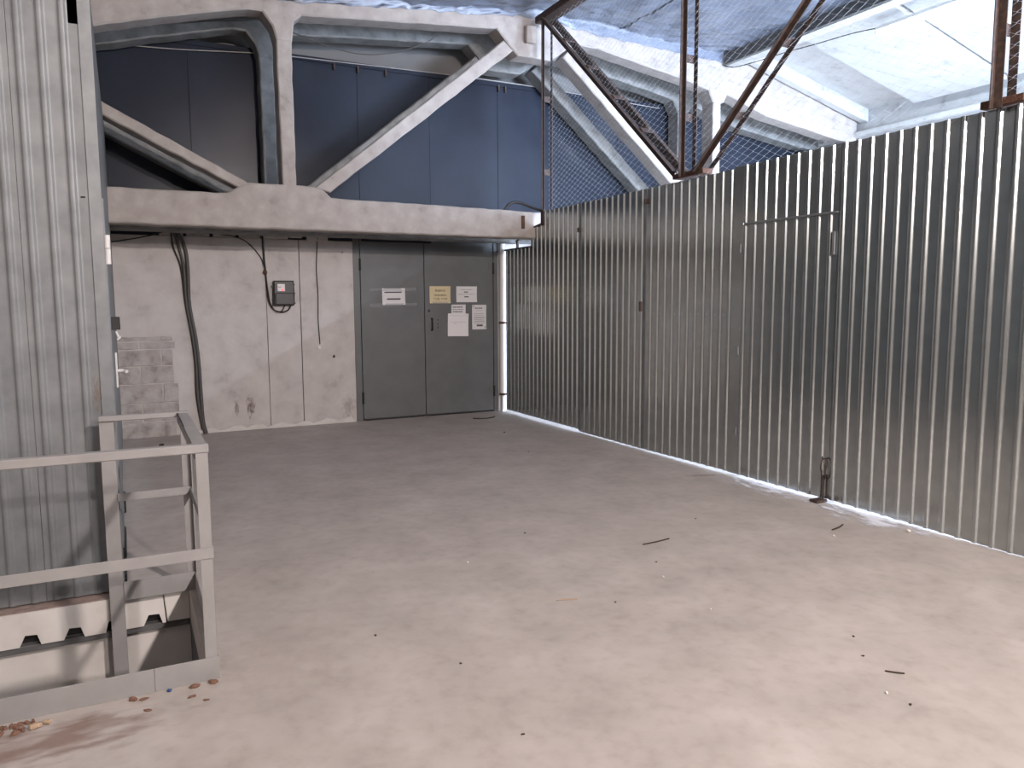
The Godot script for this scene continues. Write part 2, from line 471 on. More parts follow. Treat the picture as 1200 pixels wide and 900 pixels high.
# ---------------------------------------------------------------- shell
func shell() -> void:
	# floor with the stair pit left open
	var st := mb()
	var down := Transform3D(Basis(Vector3(1, 0, 0), Vector3(0, 0, 1), Vector3(0, -1, 0)), Vector3.ZERO)   # local xy -> world xz, local z -> world -y
	prism(st, pv([-6.4, -0.25, 5.95, -0.25, 5.95, 17.0, -6.4, 17.0, -6.4, 6.29, -4.4, 6.29, -4.4, 5.0, -6.4, 5.0]), 0.0, 0.18, down)
	struct("floor", st, M.floor, "worn pale concrete floor with dust and scuffs across the hall", "floor")
	# edge of the hollow floor slab above the pit, with the core holes open
	st = mb()
	var e := [-6.4, 0.0, -4.755, 0.0, -4.755, -0.115, -4.785, -0.112, -4.80, -0.17]
	for hx in [-4.937, -5.125, -5.32, -5.51, -5.7, -5.89]:
		e.append_array([hx + 0.043, -0.17, hx + 0.028, -0.118, hx - 0.022, -0.114, hx - 0.048, -0.17])
	e.append_array([-6.4, -0.17])
	prism(st, pv(e), 5.0, 5.18)
	var sl := struct("trim_1", st, M.pit_white, "white painted edge of a hollow floor slab with dark core holes above the pit", "slab")
	st = mb()
	prism(st, pv([-4.75, 0.0, -4.53, 0.0, -4.518, -0.17, -4.535, -0.17, -4.55, -0.118, -4.60, -0.115, -4.625, -0.17, -4.75, -0.17]), 5.0, 5.18)
	part("slab_end", st, M.pit_white, sl)
	st = mb()
	prism(st, pv([-4.526, 0.0, -4.4, 0.0, -4.4, -0.17, -4.512, -0.17]), 5.0, 5.18, Transform3D(), 0.004)
	part("slab_end", st, M.pit_white, sl)
	st = mb()
	box(st, Vector3(-6.4, -0.168, 5.02), Vector3(-4.4, -0.112, 5.135))  # black block added to paint the core holes dark inside
	part("core_dark_fill", st, M.black, sl)
	st = mb()
	box(st, Vector3(-6.4, 0.0, 5.0), Vector3(-4.77, 0.004, 5.172), 0.001)
	part("dusty_top", st, M.dust_brown, sl)
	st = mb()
	box(st, Vector3(-6.4, -0.205, 5.12), Vector3(-4.405, -0.173, 5.165), 0.003)  # grey bar stands in for the shadow under the slab edge
	part("slab_shade_strip", st, M.shade_grey, sl)
	# pit walls
	st = mb()
	box(st, Vector3(-6.4, -2.2, 4.9), Vector3(-4.4, -0.171, 5.125))
	struct("wall_pit_back", st, M.pit_white, "white painted rear wall inside the stair pit under the slab edge", "wall")
	st = mb()
	box(st, Vector3(-4.4, -2.2, 4.95), Vector3(-4.2, -0.18, 6.5))
	struct("wall_pit_side", st, M.shade_grey, "side wall of the stair pit under the right-hand railing", "wall")  # darker than the other pit walls: shade put into its colour
	st = mb()
	box(st, Vector3(-6.4, -2.2, 6.29), Vector3(-4.4, -0.18, 6.5))
	box(st, Vector3(-6.6, -2.2, 4.95), Vector3(-6.4, -0.18, 6.5))
	struct("wall_pit_front", st, M.pit_white, "front wall of the stair pit under the long railing", "wall")
	st = mb()
	box(st, Vector3(-6.6, -2.4, 4.95), Vector3(-4.2, -2.2, 6.5))
	struct("floor_pit", st, M.grey_wall, "concrete bottom of the stair pit", "floor")
	# hall walls that the camera does not see, closing the room
	st = mb()
	box(st, Vector3(-6.65, -0.18, -0.25), Vector3(-6.4, 5.3, 17.0))
	struct("wall_left", st, M.whitewash, "plain white long wall on the far left of the hall", "wall")
	st = mb()
	box(st, Vector3(-6.65, -0.18, 17.0), Vector3(5.95, 5.6, 17.25))
	struct("wall_rear", st, M.whitewash, "plain white rear wall of the hall", "wall")
	# right wall of the bright room: three unseen daylight openings added
	st = mb()
	var wins := [1.2, 5.2, 9.2]
	box(st, Vector3(5.75, -0.18, -0.25), Vector3(5.95, 0.15, 17.0))
	box(st, Vector3(5.75, 2.0, -0.25), Vector3(5.95, 4.6, 17.0))
	var z := -0.25
	for w in wins:
		box(st, Vector3(5.75, 0.15, z), Vector3(5.95, 2.0, w))
		z = w + 3.2
	box(st, Vector3(5.75, 0.15, z), Vector3(5.95, 2.0, 17.0))
	var wr := struct("wall_right", st, M.slab, "white outer wall of the bright room beyond the partition", "wall")
	st = mb()
	box(st, Vector3(5.62, 4.02, 0.0), Vector3(5.75, 4.095, 17.0), 0.01)
	part("ledge", st, M.slab, wr)
	for i in 3:  # unseen glowing panes added for low light through the partition gap
		var wn := thing("added_window_%d" % (i + 1), "added unseen frosted daylight opening %s in the outer wall behind the partition" % ["nearest the back wall", "in the middle", "nearest the rear"][i], "added_window", Vector3(5.85, 0.15, wins[i]), "", "structure")
		st = mb()
		box(st, Vector3(-0.01, 0.0, 0.0), Vector3(0.01, 1.85, 3.2))
		part("pane", st, M.pane, wn)
		for k in 4:
			st = mb()
			box(st, Vector3(-0.05, 0.0, k * 1.05), Vector3(-0.012, 1.85, k * 1.05 + 0.05))
			part("frame_bar", st, M.rail, wn)
		var l := AreaLight3D.new()
		l.name = "added_daylight"
		l.area_size = Vector2(3.1, 1.75)
		l.light_energy = 18.0
		l.light_color = Color(0.86, 0.92, 1.0)
		l.shadow_enabled = true
		l.set("area_range", 60.0)
		l.position = Vector3(-0.06, 0.925, 1.6)
		l.rotation.y = PI / 2
		wn.add_child(l)
	var wn4 := thing("added_window_4", "tall frosted daylight opening, added unseen in the rear wall of the bright room", "added_window", Vector3(1.0, 0.6, 16.95), "", "structure")  # unseen daylight source added to light the cladding and trusses
	st = mb()
	box(st, Vector3(0.0, 0.0, -0.01), Vector3(4.5, 3.2, 0.01))
	part("pane", st, M.pane, wn4)
	for k in 5:
		st = mb()
		box(st, Vector3(k * 1.11, 0.0, -0.05), Vector3(k * 1.11 + 0.06, 3.2, -0.012))
		part("frame_bar", st, M.rail, wn4)
	var l4 := AreaLight3D.new()
	l4.name = "added_daylight"
	l4.area_size = Vector2(4.4, 3.1)
	l4.light_energy = 500.0
	l4.light_color = Color(0.80, 0.88, 1.0)
	l4.shadow_enabled = true
	l4.set("area_range", 60.0)
	l4.position = Vector3(2.25, 1.6, -0.08)
	wn4.add_child(l4)
	# roof: concrete deck over both rooms
	st = mb()
	var und := [-6.65, 4.13, -4.74, 4.42, -3.0, 4.80, 0.0, 5.12, 2.95, 5.02, 3.12, 5.04, 5.95, 4.36]
	prism(st, pv(und + [5.95, 4.75, 3.1, 5.45, 0.0, 5.5, -3.0, 5.2, -6.65, 4.55]), -0.25, 17.25)
	struct("ceiling", st, M.slab, "concrete roof deck over the hall and the bright room", "ceiling")

# ---------------------------------------------------------------- back wall
func back_wall() -> void:
	var st := mb()
	box(st, Vector3(-6.4, -0.18, -0.5), Vector3(5.95, 5.4, -0.26))
	var w := struct("wall_back", st, M.grey_wall, "back wall of white painted concrete slabs under the concrete truss", "wall")
	for x in [[-6.4, -3.117], [-3.112, -2.722], [-2.714, -2.06], [-0.06, 2.0], [2.005, 4.0], [4.005, 5.75]]:
		st = mb()
		var yt := 2.255 if x[0] < -1.0 else 2.62
		var poly := pv([x[0], 0.0, x[1], 0.0, x[1], yt, x[0], yt])
		prism(st, rough(poly, 0.25, 0.0015), -0.26, 0.0, Transform3D(), 0.003)
		part("wall_slab", st, M.whitewash, w)
	# loose bricks on top of the slabs
	for b in [[-3.12, 2.258, 0.28, 0.09, 0.03], [-2.83, 2.275, 0.15, 0.062, 0.05], [-2.62, 2.243, 0.25, 0.065, 0.035], [-3.40, 2.258, 0.25, 0.07, 0.0], [-3.68, 2.258, 0.25, 0.07, 0.0], [-3.96, 2.258, 0.25, 0.07, 0.0], [-4.24, 2.258, 0.25, 0.07, 0.0]]:
		st = mb()
		box(st, Vector3(b[0], b[1], -0.12), Vector3(b[0] + b[2], b[1] + b[3], b[4]), 0.006)
		part("brick", st, M.whitewash if b[4] > 0.0 else M.block, w)
	# bare blocks where the plaster has come off, beside the tin shed
	var rows := [[0.0, 0.17], [0.18, 0.38], [0.39, 0.60], [0.61, 0.80], [0.81, 0.985], [1.0, 1.075], [1.09, 1.135]]
	for i in rows.size():
		var cut := -4.42 + (0.14 if i % 2 == 0 else -0.08)
		for s in [[-4.95, cut - 0.006], [cut + 0.006, -4.15 + rng.randf_range(-0.03, 0.03)]]:
			st = mb()
			var p := rough(pv([s[0], rows[i][0], s[1], rows[i][0], s[1], rows[i][1], s[0], rows[i][1]]), 0.05, 0.004)
			prism(st, p, -0.01, 0.004 + rng.randf_range(0.0, 0.010), Transform3D(), 0.003)
			part("block", st, M.block, w)
	# rough plaster foot
	st = mb()
	var foot := [-3.98, 0.0]
	for i in 24: foot.append_array([-3.98 + 1.88 * (i + 0.5) / 24.0, 0.015 + 0.05 * pow(absf(sin(i * 0.9)), 2.0) + rng.randf_range(0.0, 0.025)])
	foot.append_array([-2.09, 0.0])
	prism(st, pv(foot), 0.0, 0.03, Transform3D(), 0.006)
	part("plaster_foot", st, M.pit_white, w)
	# blue-grey cladding above
	var edges := [-6.4, -5.78, -4.82, -3.86, -2.905, -1.951, -1.018, -0.046, 0.92, 1.88, 2.84, 3.80, 4.76, 5.75]
	for i in edges.size() - 1:
		st = mb()
		box(st, Vector3(edges[i] + 0.0012, 2.262, -0.03), Vector3(edges[i + 1] - 0.0012, 4.37, -0.004 + 0.003 * (i % 2)), 0.0015)
		part("cladding_panel", st, M.clad, w)
	st = mb()
	box(st, Vector3(-6.4, 4.345, -0.01), Vector3(5.75, 4.40, 0.02), 0.004)
	part("cladding_rail", st, M.clad, w)
	for x in [-2.24, -1.95, -1.6, -0.6, -0.05, 0.05]:
		st = mb()
		box(st, Vector3(x, 4.28, 0.0), Vector3(x + 0.02, 4.36, 0.035), 0.003)
		part("clip", st, M.rust, w)

# ---------------------------------------------------------------- partition
func partition() -> void:
	var o := thing("wall_partition", "tall partition of galvanised ribbed tin sheets along the right side", "partition", Vector3.ZERO, "", "structure")
	var place := func(u: float, y: float, v: float) -> Vector3: return Vector3(-v, y, u)
	var out := Vector3(-1, 0, 0.02)
	var H := 0.0135
	var ribs := func(a: float, n: int, pitch: float) -> Array:
		var r := []
		for i in n: r.append(a + i * pitch)
		return r
	var low := func(u: float) -> float: return 2.19
	var step := func(u: float) -> float: return 2.40 + clampf((u - 0.86) / 0.27, 0.0, 1.0) * 0.055
	var high := func(u: float) -> float: return 2.597
	var high2 := func(u: float) -> float: return 2.612
	var st := mb()
	tin(st, rib_profile(0.13, 0.845, ribs.call(0.165, 7, 0.1055), H, 0.010, 0.019), 0.034, low, place, out)
	part("tin_sheet", st, M.galv, o)
	st = mb()
	tin(st, rib_profile(0.845, 1.15, ribs.call(0.905, 3, 0.1057), H, 0.010, 0.019), 0.034, step, place, out)
	tin(st, rib_profile(1.15, 2.02, ribs.call(1.22, 8, 0.1057), H, 0.010, 0.019), 0.034, high, place, out)
	part("tin_sheet", st, M.galv, o)
	st = mb()
	tin(st, rib_profile(2.022, 3.222, ribs.call(2.12, 11, 0.1055), H, 0.010, 0.019), 0.010, high, place, out)
	part("tin_sheet", st, M.galv, o)
	st = mb()
	tin(st, rib_profile(3.225, 4.465, ribs.call(3.325, 11, 0.110), H, 0.010, 0.019), 0.012, high, place, out, 0.0012, -0.012)
	part("tin_sheet", st, M.galv, o)
	# strip above the wicket and sheets to its right
	st = mb()
	tin(st, rib_profile(4.575, 5.535, ribs.call(4.598, 9, 0.1075), H, 0.010, 0.019), 2.14, high2, place, out)
	part("tin_sheet", st, M.galv, o)
	var z := 5.535
	for k in 5:
		st = mb()
		var z1 := 6.695 if k == 0 else z + 1.1825
		var lap := -0.0016 if k % 2 else 0.0
		var place_lap := func(u: float, y: float, v: float) -> Vector3: return Vector3(-v + lap, y, u)
		tin(st, rib_profile(z - 0.004, z1 + 0.004, ribs.call(5.565 if k == 0 else z + 0.053, 11, 0.1075), H, 0.010, 0.019), 0.022 if k == 0 else 0.002, high2, place_lap, out, 0.0012, 0.020 if k == 0 else 0.0)
		part("tin_sheet", st, M.galv, o)
		z = z1
	st = mb()
	box(st, Vector3(0.0, 0.0, z), Vector3(0.01, 2.61, 17.0))
	part("tin_sheet", st, M.galv, o)
	# jamb behind the edge of the wicket
	st = mb()
	box(st, Vector3(0.004, 0.03, 5.49), Vector3(0.05, 2.60, 5.57), 0.002)
	part("jamb", st, M.rust, o)
	# above the tin, past the latticed bay, an unseen wall added to shade the left cladding
	st = mb()
	box(st, Vector3(0.02, 2.615, 7.25), Vector3(0.06, 5.02, 16.98), 0.002)
	struct("wall_light_block", st, M.galv_old, "unseen tin wall added over the partition to block light, right of the netting bay", "wall")
	# flat posts
	for f in [[2.0, 2.045, 2.597, 0.003], [3.205, 3.25, 2.597, 0.003], [4.462, 4.578, 2.612, 0.006]]:
		st = mb()
		box(st, Vector3(-f[3], 0.02, f[0]), Vector3(0.03, f[2], f[1]), 0.001)
		part("post", st, M.galv_old if f[1] - f[0] < 0.1 else M.galv, o)
	# frame rails behind the tin
	st = mb()
	for y in [0.35, 1.35, 2.15, 2.53]:
		for zr in [[1.2 if y > 2.5 else 0.15, 0.7 if y == 2.15 else 4.46], [5.55, 12.0]]:
			st = mb()
			box(st, Vector3(0.004, y, zr[0]), Vector3(0.044, y + 0.04, zr[1]), 0.002)
			part("frame_rail", st, M.rust, o)
	# rail over the low sheet, the upright that hangs from the beam and the slanting bar round the beam end
	st = mb()
	box(st, Vector3(-0.012, 2.185, 0.10), Vector3(0.02, 2.205, 0.85), 0.002)
	part("edge_rail", st, M.rust, o)
	st = mb()
	box(st, Vector3(-0.012, 2.205, 0.46), Vector3(0.012, 2.30, 0.492), 0.002)
	part("hanger", st, M.rust, o)
	st = mb()
	tube(st, curve([Vector3(-0.01, 2.285, 0.46), Vector3(-0.015, 2.36, 0.72), Vector3(-0.018, 2.42, 0.92), Vector3(-0.018, 2.45, 1.13)]), 0.012, 8)
	part("slanting_bar", st, M.rust, o)
	st = mb()
	box(st, Vector3(-0.02, 2.43, 1.13), Vector3(0.012, 2.62, 1.20), 0.003)
	part("bracket", st, M.rust, o)
	# small fastenings on the tin
	for f in [[3.172, 1.40, 0.10], [3.238, 2.45, 0.05], [1.998, 2.28, 0.05]]:
		st = mb()
		box(st, Vector3(-0.03, f[1], f[0]), Vector3(0.0, f[1] + f[2], f[0] + 0.02), 0.004)
		part("latch", st, M.rust, o)
	st = mb()
	for i in 9:
		for y in [0.4, 1.38]:
			box(st, Vector3(-0.005, y, 5.62 + i * 0.1075 + 0.0375), Vector3(0.0, y + 0.009, 5.62 + i * 0.1075 + 0.0465), 0.002)
	for i in 11:
		for y in [0.4, 1.38]:
			box(st, Vector3(-0.004, y, 3.37 + i * 0.11), Vector3(0.0, y + 0.007, 3.377 + i * 0.11), 0.002)
	part("screws", st, M.wire, o).set_meta("kind", "stuff")
	# wicket door in the partition
	var d := thing("door_2", "tin wicket door in the ribbed partition with a long bottom bolt", "door", Vector3.ZERO, "", "structure")
	st = mb()
	tin(st, rib_profile(4.582, 5.528, ribs.call(4.598, 9, 0.1075), H, 0.010, 0.019), 0.020, func(u: float) -> float: return 2.13, place, out)
	part("leaf", st, M.galv, d)
	st = mb()
	box(st, Vector3(-0.022, 2.128, 4.60), Vector3(-0.004, 2.142, 5.53), 0.002)
	part("top_bar", st, M.galv_old, d)
	for y in [1.05, 0.36, 1.9]:
		st = mb()
		tube(st, [Vector3(-0.016, y, 4.565), Vector3(-0.016, y + 0.07, 4.565)], 0.010, 8)
		part("hinge", st, M.galv_old, d)
	st = mb()
	box(st, Vector3(-0.018, 1.83, 5.488), Vector3(-0.002, 2.0, 5.515), 0.004)
	part("handle", st, M.galv_old, d)
	st = mb()
	tube(st, curve([Vector3(-0.02, 0.22, 5.478), Vector3(-0.035, 0.27, 5.484), Vector3(-0.02, 0.32, 5.49), Vector3(-0.02, 0.32, 5.52), Vector3(-0.035, 0.27, 5.524), Vector3(-0.02, 0.18, 5.516), Vector3(-0.02, 0.175, 5.49), Vector3(-0.02, 0.22, 5.478)], 4), 0.005, 6)
	part("bolt_loop", st, M.rust, d)
	st = mb()
	tube(st, [Vector3(-0.018, 0.0, 5.50), Vector3(-0.018, 0.2, 5.50)], 0.007, 8)
	part("bolt", st, M.rust, d)
	st = mb()
	box(st, Vector3(-0.12, 0.0, 5.46), Vector3(-0.01, 0.022, 5.54), 0.006)
	tag(part("bolt_socket", st, M.rust), "flat rusty iron bolt plate on the floor at the foot of the wicket door", "plate")

# ---------------------------------------------------------------- concrete trusses
func truss(zf: float, dx: float, m: Material, label: String) -> void:
	var o := thing("roof_truss", label, "truss", Vector3(dx, 0, zf))
	var d := -0.25
	var low := 0.0 if dx == 0.0 else 0.10
	var r := 0.12
	var am := 0.0045
	var st := mb()
	prism(st, rough(pv([-6.3, 2.285, 5.7, 2.285, 5.7, 2.63, 3.5, 2.64, 3.38, 2.75, 2.66, 2.75, 2.55, 2.65, 0.0, 2.612, -2.54, 2.64, -2.64, 2.735, -2.72, 2.752, -3.40, 2.755, -3.50, 2.70, -3.62, 2.632, -6.3, 2.628]), r, am), d, 0.0, Transform3D(), 0.015)
	part("bottom_chord", st, m, o)
	st = mb()
	prism(st, rough(pv([-6.3, 4.08, -4.74, 4.41 - low, -3.0, 4.75 - low, -0.3, 4.99 - low, 0.3, 5.0 - low, 2.9, 4.93 - low, 3.1, 4.92 - low, 5.7, 4.30, 5.7, 3.93, 5.28, 3.955, 3.83, 4.15, 3.06, 4.37, 3.0, 4.25, 2.80, 4.25, 2.72, 4.40, 2.26, 4.49, 0.9, 4.686, 0.55, 4.69, 0.22, 4.45, -0.24, 4.45, -0.46, 4.66, -0.52, 4.722, -2.80, 4.51, -2.88, 4.44, -2.91, 4.22, -3.06, 4.22, -3.10, 4.36, -3.2, 4.49, -3.34, 4.49, -4.15, 4.285, -4.74, 4.115, -6.3, 3.80]), r, am), d, 0.0, Transform3D(), 0.015)
	part("top_chord", st, m, o)
	for v in [pv([-3.055, 2.70, -2.912, 2.70, -2.915, 4.35, -3.07, 4.35]), pv([2.82, 2.70, 2.96, 2.70, 2.95, 4.35, 2.81, 4.35])]:
		st = mb()
		prism(st, rough(v, r, am), d + 0.006, -0.004, Transform3D(), 0.012)
		part("vertical_strut", st, m, o)
	for g_ in [pv([-6.1, 4.14, -6.1, 4.0, -3.5, 2.69, -3.38, 2.74]), pv([-2.72, 2.735, -2.55, 2.70, -0.30, 4.50, -0.42, 4.60]),
			pv([2.77, 2.74, 2.60, 2.68, 0.39, 4.52, 0.51, 4.64]), pv([5.6, 3.99, 5.6, 3.86, 3.5, 2.69, 3.38, 2.74])]:
		st = mb()
		prism(st, rough(g_, r, am), d + 0.008, -0.006, Transform3D(), 0.012)
		part("diagonal_strut", st, m, o)

func trusses() -> void:
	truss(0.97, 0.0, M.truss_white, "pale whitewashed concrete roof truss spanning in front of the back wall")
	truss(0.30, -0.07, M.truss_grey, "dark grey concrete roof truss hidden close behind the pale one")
	var st := mb()
	box(st, Vector3(-0.16, 4.60, 0.965), Vector3(-0.02, 4.80, 1.05), 0.012)
	tag(part("concrete_pad", st, M.truss_white), "small square concrete pad at the peak of the pale truss", "block")
	st = mb()
	box(st, Vector3(-0.20, 2.40, 0.965), Vector3(-0.155, 2.56, 0.982), 0.004)
	tag(part("rust_plate", st, M.rust_red), "rusty steel plate set in the end of the bottom truss beam", "plate")
	st = mb()
	tube(st, curve([Vector3(-0.42, 2.60, 0.9), Vector3(-0.33, 2.70, 0.92), Vector3(-0.22, 2.715, 0.95), Vector3(-0.08, 2.65, 1.05), Vector3(0.02, 2.60, 1.15)]), 0.017, 8)
	tag(part("cable_loop", st, M.cable), "short black cable looping over the beam end beside the partition", "cable")
	# hanging rope under the top chord, thin cable strung along the cladding
	st = mb()
	tube(st, curve([Vector3(-2.87, 4.40, 0.75), Vector3(-2.5, 4.325, 0.72), Vector3(-2.1, 4.29, 0.70), Vector3(-1.7, 4.36, 0.70), Vector3(-1.35, 4.50, 0.72), Vector3(-1.2, 4.60, 0.75)]), 0.007, 6)
	tag(part("slack_cable", st, M.cable_grey), "slack grey cable sagging just under the pale truss top chord", "cable")
	st = mb()
	tube(st, curve([Vector3(-4.9, 4.23, 0.035), Vector3(-4.0, 4.27, 0.035), Vector3(-3.05, 4.35, 0.035), Vector3(-2.2, 4.375, 0.03), Vector3(-1.5, 4.39, 0.03), Vector3(-0.6, 4.405, 0.03), Vector3(0.6, 4.40, 0.03), Vector3(2.6, 4.34, 0.03)]), 0.006, 6)
	tag(part("strung_cable", st, M.cable_pale), "thin pale cable strung straight along the top of the blue cladding", "cable")

# ---------------------------------------------------------------- film, white slabs, lamp wire
func film_y(x: float) -> float:
	if x < -0.3: return 4.99 + (x + 0.3) * 0.1
	return 5.02 - maxf(0.0, x - 0.3) * 0.035

func roof_things() -> void:
	var n := noise(77, 0.9, 3)
	var n2 := noise(78, 3.0, 3)
	var cols := 90
	var rows := 150
	var st := mb()
	st.set_smooth_group(0)
	var pt := func(i: int, k: int) -> Vector3:
		var x := -3.05 + 6.0 * i / cols
		if k < 6:   # apron hanging over the front of the truss
			var t := k / 6.0
			var y := film_y(x) - 0.02
			var drop := 0.085 + 0.05 * smoothstep(0.2, 0.6, x) + 0.035 * n2.get_noise_2d(x * 1.3, 4.0)
			return Vector3(x, y - drop * (1.0 - t), 0.985 + 0.02 * t + 0.014 * n2.get_noise_2d(x * 3.0, t * 2.0))
		var s := (k - 6) / float(rows - 6)
		var z := 1.01 + 15.9 * s * s * 0.75 + 15.9 * s * 0.25
		var near := exp(-(z - 1.0) * 1.4)
		var w := n.get_noise_2d(x * 2.2, z * 0.8) * 0.05 + near * n2.get_noise_2d(x * 1.6, z * 2.0) * 0.05 + n2.get_noise_2d(x * 0.7 + 9.0, z * 2.6) * 0.012
		return Vector3(x, film_y(x) + w - 0.03, z)
	for i in cols:
		for k in rows:
			quad(st, pt.call(i, k), pt.call(i + 1, k), pt.call(i + 1, k + 1), pt.call(i, k + 1), Vector3(0, -1, 0.5))
	var sheet := part("ceiling_film", st, M.film)
	tag(sheet, "wrinkled blue plastic film stretched under the roof and lapped over the truss", "film")
	st = mb()
	for k in range(6, rows):
		var a: Vector3 = pt.call(64, k)
		var b: Vector3 = pt.call(64, k + 1)
		quad(st, a + Vector3(-0.012, -0.006, 0), a + Vector3(0.012, -0.006, 0), b + Vector3(0.012, -0.006, 0), b + Vector3(-0.012, -0.006, 0), Vector3.DOWN)
	part("seam", st, M.cable, sheet)
	# ribbed slabs over the bright room
	for k in 3:
		var z0 := 1.0 + k * 5.3
		var z1 := z0 + 5.28
		var o := thing("roof_slab", ["white ribbed concrete roof slab nearest the back wall, with dark damp stains", "white ribbed concrete roof slab in the middle of the bright room", "white ribbed concrete roof slab nearest the rear wall"][k], "slab", Vector3(0, 0, z0), "", "structure")
		st = mb()
		prism(st, pv([2.98, 4.73, 3.16, 4.73, 3.19, 5.03, 2.96, 5.03]), 0.0, z1 - z0, Transform3D(), 0.008)
		prism(st, pv([3.17, 4.79, 3.20, 4.79, 3.20, 5.03, 3.17, 5.03]), 0.0, z1 - z0, Transform3D(), 0.004)
		part("edge_rib", st, M.slab, o)
		st = mb()
		box(st, Vector3(2.945, 4.745, 0.02), Vector3(2.975, 4.99, z1 - z0 - 0.02), 0.003)  # grey strip paints the shaded side of the edge rib
		part("rib_shade_strip", st, M.shade_grey, o)
		for f in [[0.0, 0.14, 0.0, 5.74], [1.04, 2.34, 0.0, 5.52], [2.37, 3.62, 0.03, 5.52], [3.65, 5.26, 0.0, 5.52]]:
			st = mb()
			var up: float = f[2]
			var xe: float = f[3]
			var ye := 4.86 - (xe - 3.18) * 0.248 + up
			prism(st, rough(pv([3.18, 4.86 + up, xe, ye, xe, ye + 0.22, 3.18, 5.08]), 0.3, 0.002), f[0], f[1], Transform3D(), 0.012)
			part("cross_rib" if f[0] == 0.0 else "slab_field", st, M.slab, o)
	# wire of the lamp
	st = mb()
	tube(st, curve([Vector3(2.93, 4.78, 0.93), Vector3(3.02, 4.70, 1.10), Vector3(3.1, 4.69, 1.4), Vector3(3.2, 4.70, 1.9), Vector3(3.25, 4.685, 2.3), Vector3(3.38, 4.70, 2.75), Vector3(3.48, 4.69, 3.05)]), 0.006, 6)
	tag(part("lamp_wire", st, M.cable), "thin dark wire running along the white ceiling rib to the lamp", "cable")

# ---------------------------------------------------------------- steel truss over the partition, wire netting
func steel_truss() -> void:
	var o := thing("steel_truss", "rusty brown latticed steel truss standing on top of the tin partition", "truss")
	var t := 0.007
	# members: pairs of angle irons with the netting between them
	var lines := [
		["vertical_bar", Vector3(0, 2.61, 1.27), Vector3(0, 4.80, 1.27), 0.034, [3.05, 3.9], 0.050],
		["diagonal_bar", Vector3(0, 4.78, 1.30), Vector3(0, 2.66, 3.74), 0.066, [], 0.058],
		["vertical_bar", Vector3(0, 2.62, 3.86), Vector3(0, 4.84, 3.86), 0.050, [3.15, 3.66, 4.3], 0.060],
		["diagonal_bar", Vector3(0, 2.62, 4.04), Vector3(0, 4.80, 6.52), 0.050, [], 0.058],
		["vertical_bar", Vector3(0, 2.60, 6.66), Vector3(0, 4.84, 6.66), 0.055, [3.06, 3.7], 0.062],
		["diagonal_bar", Vector3(0, 4.78, 6.80), Vector3(0, 4.38, 7.2), 0.055, [], 0.058],
	]
	for m in lines:
		var a: Vector3 = m[1]
		var b: Vector3 = m[2]
		var w: float = m[3]
		var dir := (b - a).normalized()
		var fr := Transform3D(Basis(Vector3.RIGHT, dir, Vector3.RIGHT.cross(dir)), a)
		var len := a.distance_to(b)
		for s in [-1.0, 1.0]:
			var st := mb()
			var gap: float = m[5]
			box(st, Vector3(s * gap, 0, -w / 2), Vector3(s * (gap + t), len, w / 2), 0.001, fr)
			box(st, Vector3(s * (gap + t), 0, -w / 2), Vector3(s * (gap + w * 0.75), len, -w / 2 + t), 0.001, fr)
			part(m[0], st, M.rust, o)
		var spots := []
		if m[4].size():
			for y in m[4]: spots.append(y - a.y)
		else:
			for k in [0.18, 0.38, 0.58, 0.78]: spots.append(len * k)
		for p in spots:
			var st2 := mb()
			box(st2, Vector3(-m[5] - t - 0.004, p - 0.035, -w / 2 - 0.012), Vector3(m[5] + t + 0.004, p + 0.035, -w / 2 + 0.002), 0.003, fr)
			part("batten", st2, M.rust, o)
	var st3 := mb()
	box(st3, Vector3(-0.09, 4.79, 1.12), Vector3(0.09, 4.87, 7.2), 0.008)
	part("top_chord", st3, M.rust, o)
	for zg in [[3.70, 4.12], [6.55, 6.80]]:
		st3 = mb()
		box(st3, Vector3(-0.055, 2.615, zg[0]), Vector3(0.055, 2.66, zg[1]), 0.005)
		part("gusset", st3, M.rust_red, o)
	# chain-link netting: every wire runs in zigzags and is bent at each diamond
	var st := mb()
	var cell := 0.06
	var z := 1.30
	var y0 := 2.59
	var y1 := 4.79
	var row := 0
	while z < 7.2:
		var pts := []
		var k := 0
		var y := y0
		while y <= y1:
			var side := float((k + row) % 2)
			pts.append(Vector3(0.004 * (side * 2.0 - 1.0), y, z + side * cell * 1.02))
			y += cell / 2.0
			k += 1
		tube(st, pts, 0.0015, 3, false)
		z += cell
		row += 1
	var net := part("wire_netting", st, M.wire)
	tag(net, "galvanised diamond wire netting filling the steel truss above the tin partition", "netting", "", "stuff")

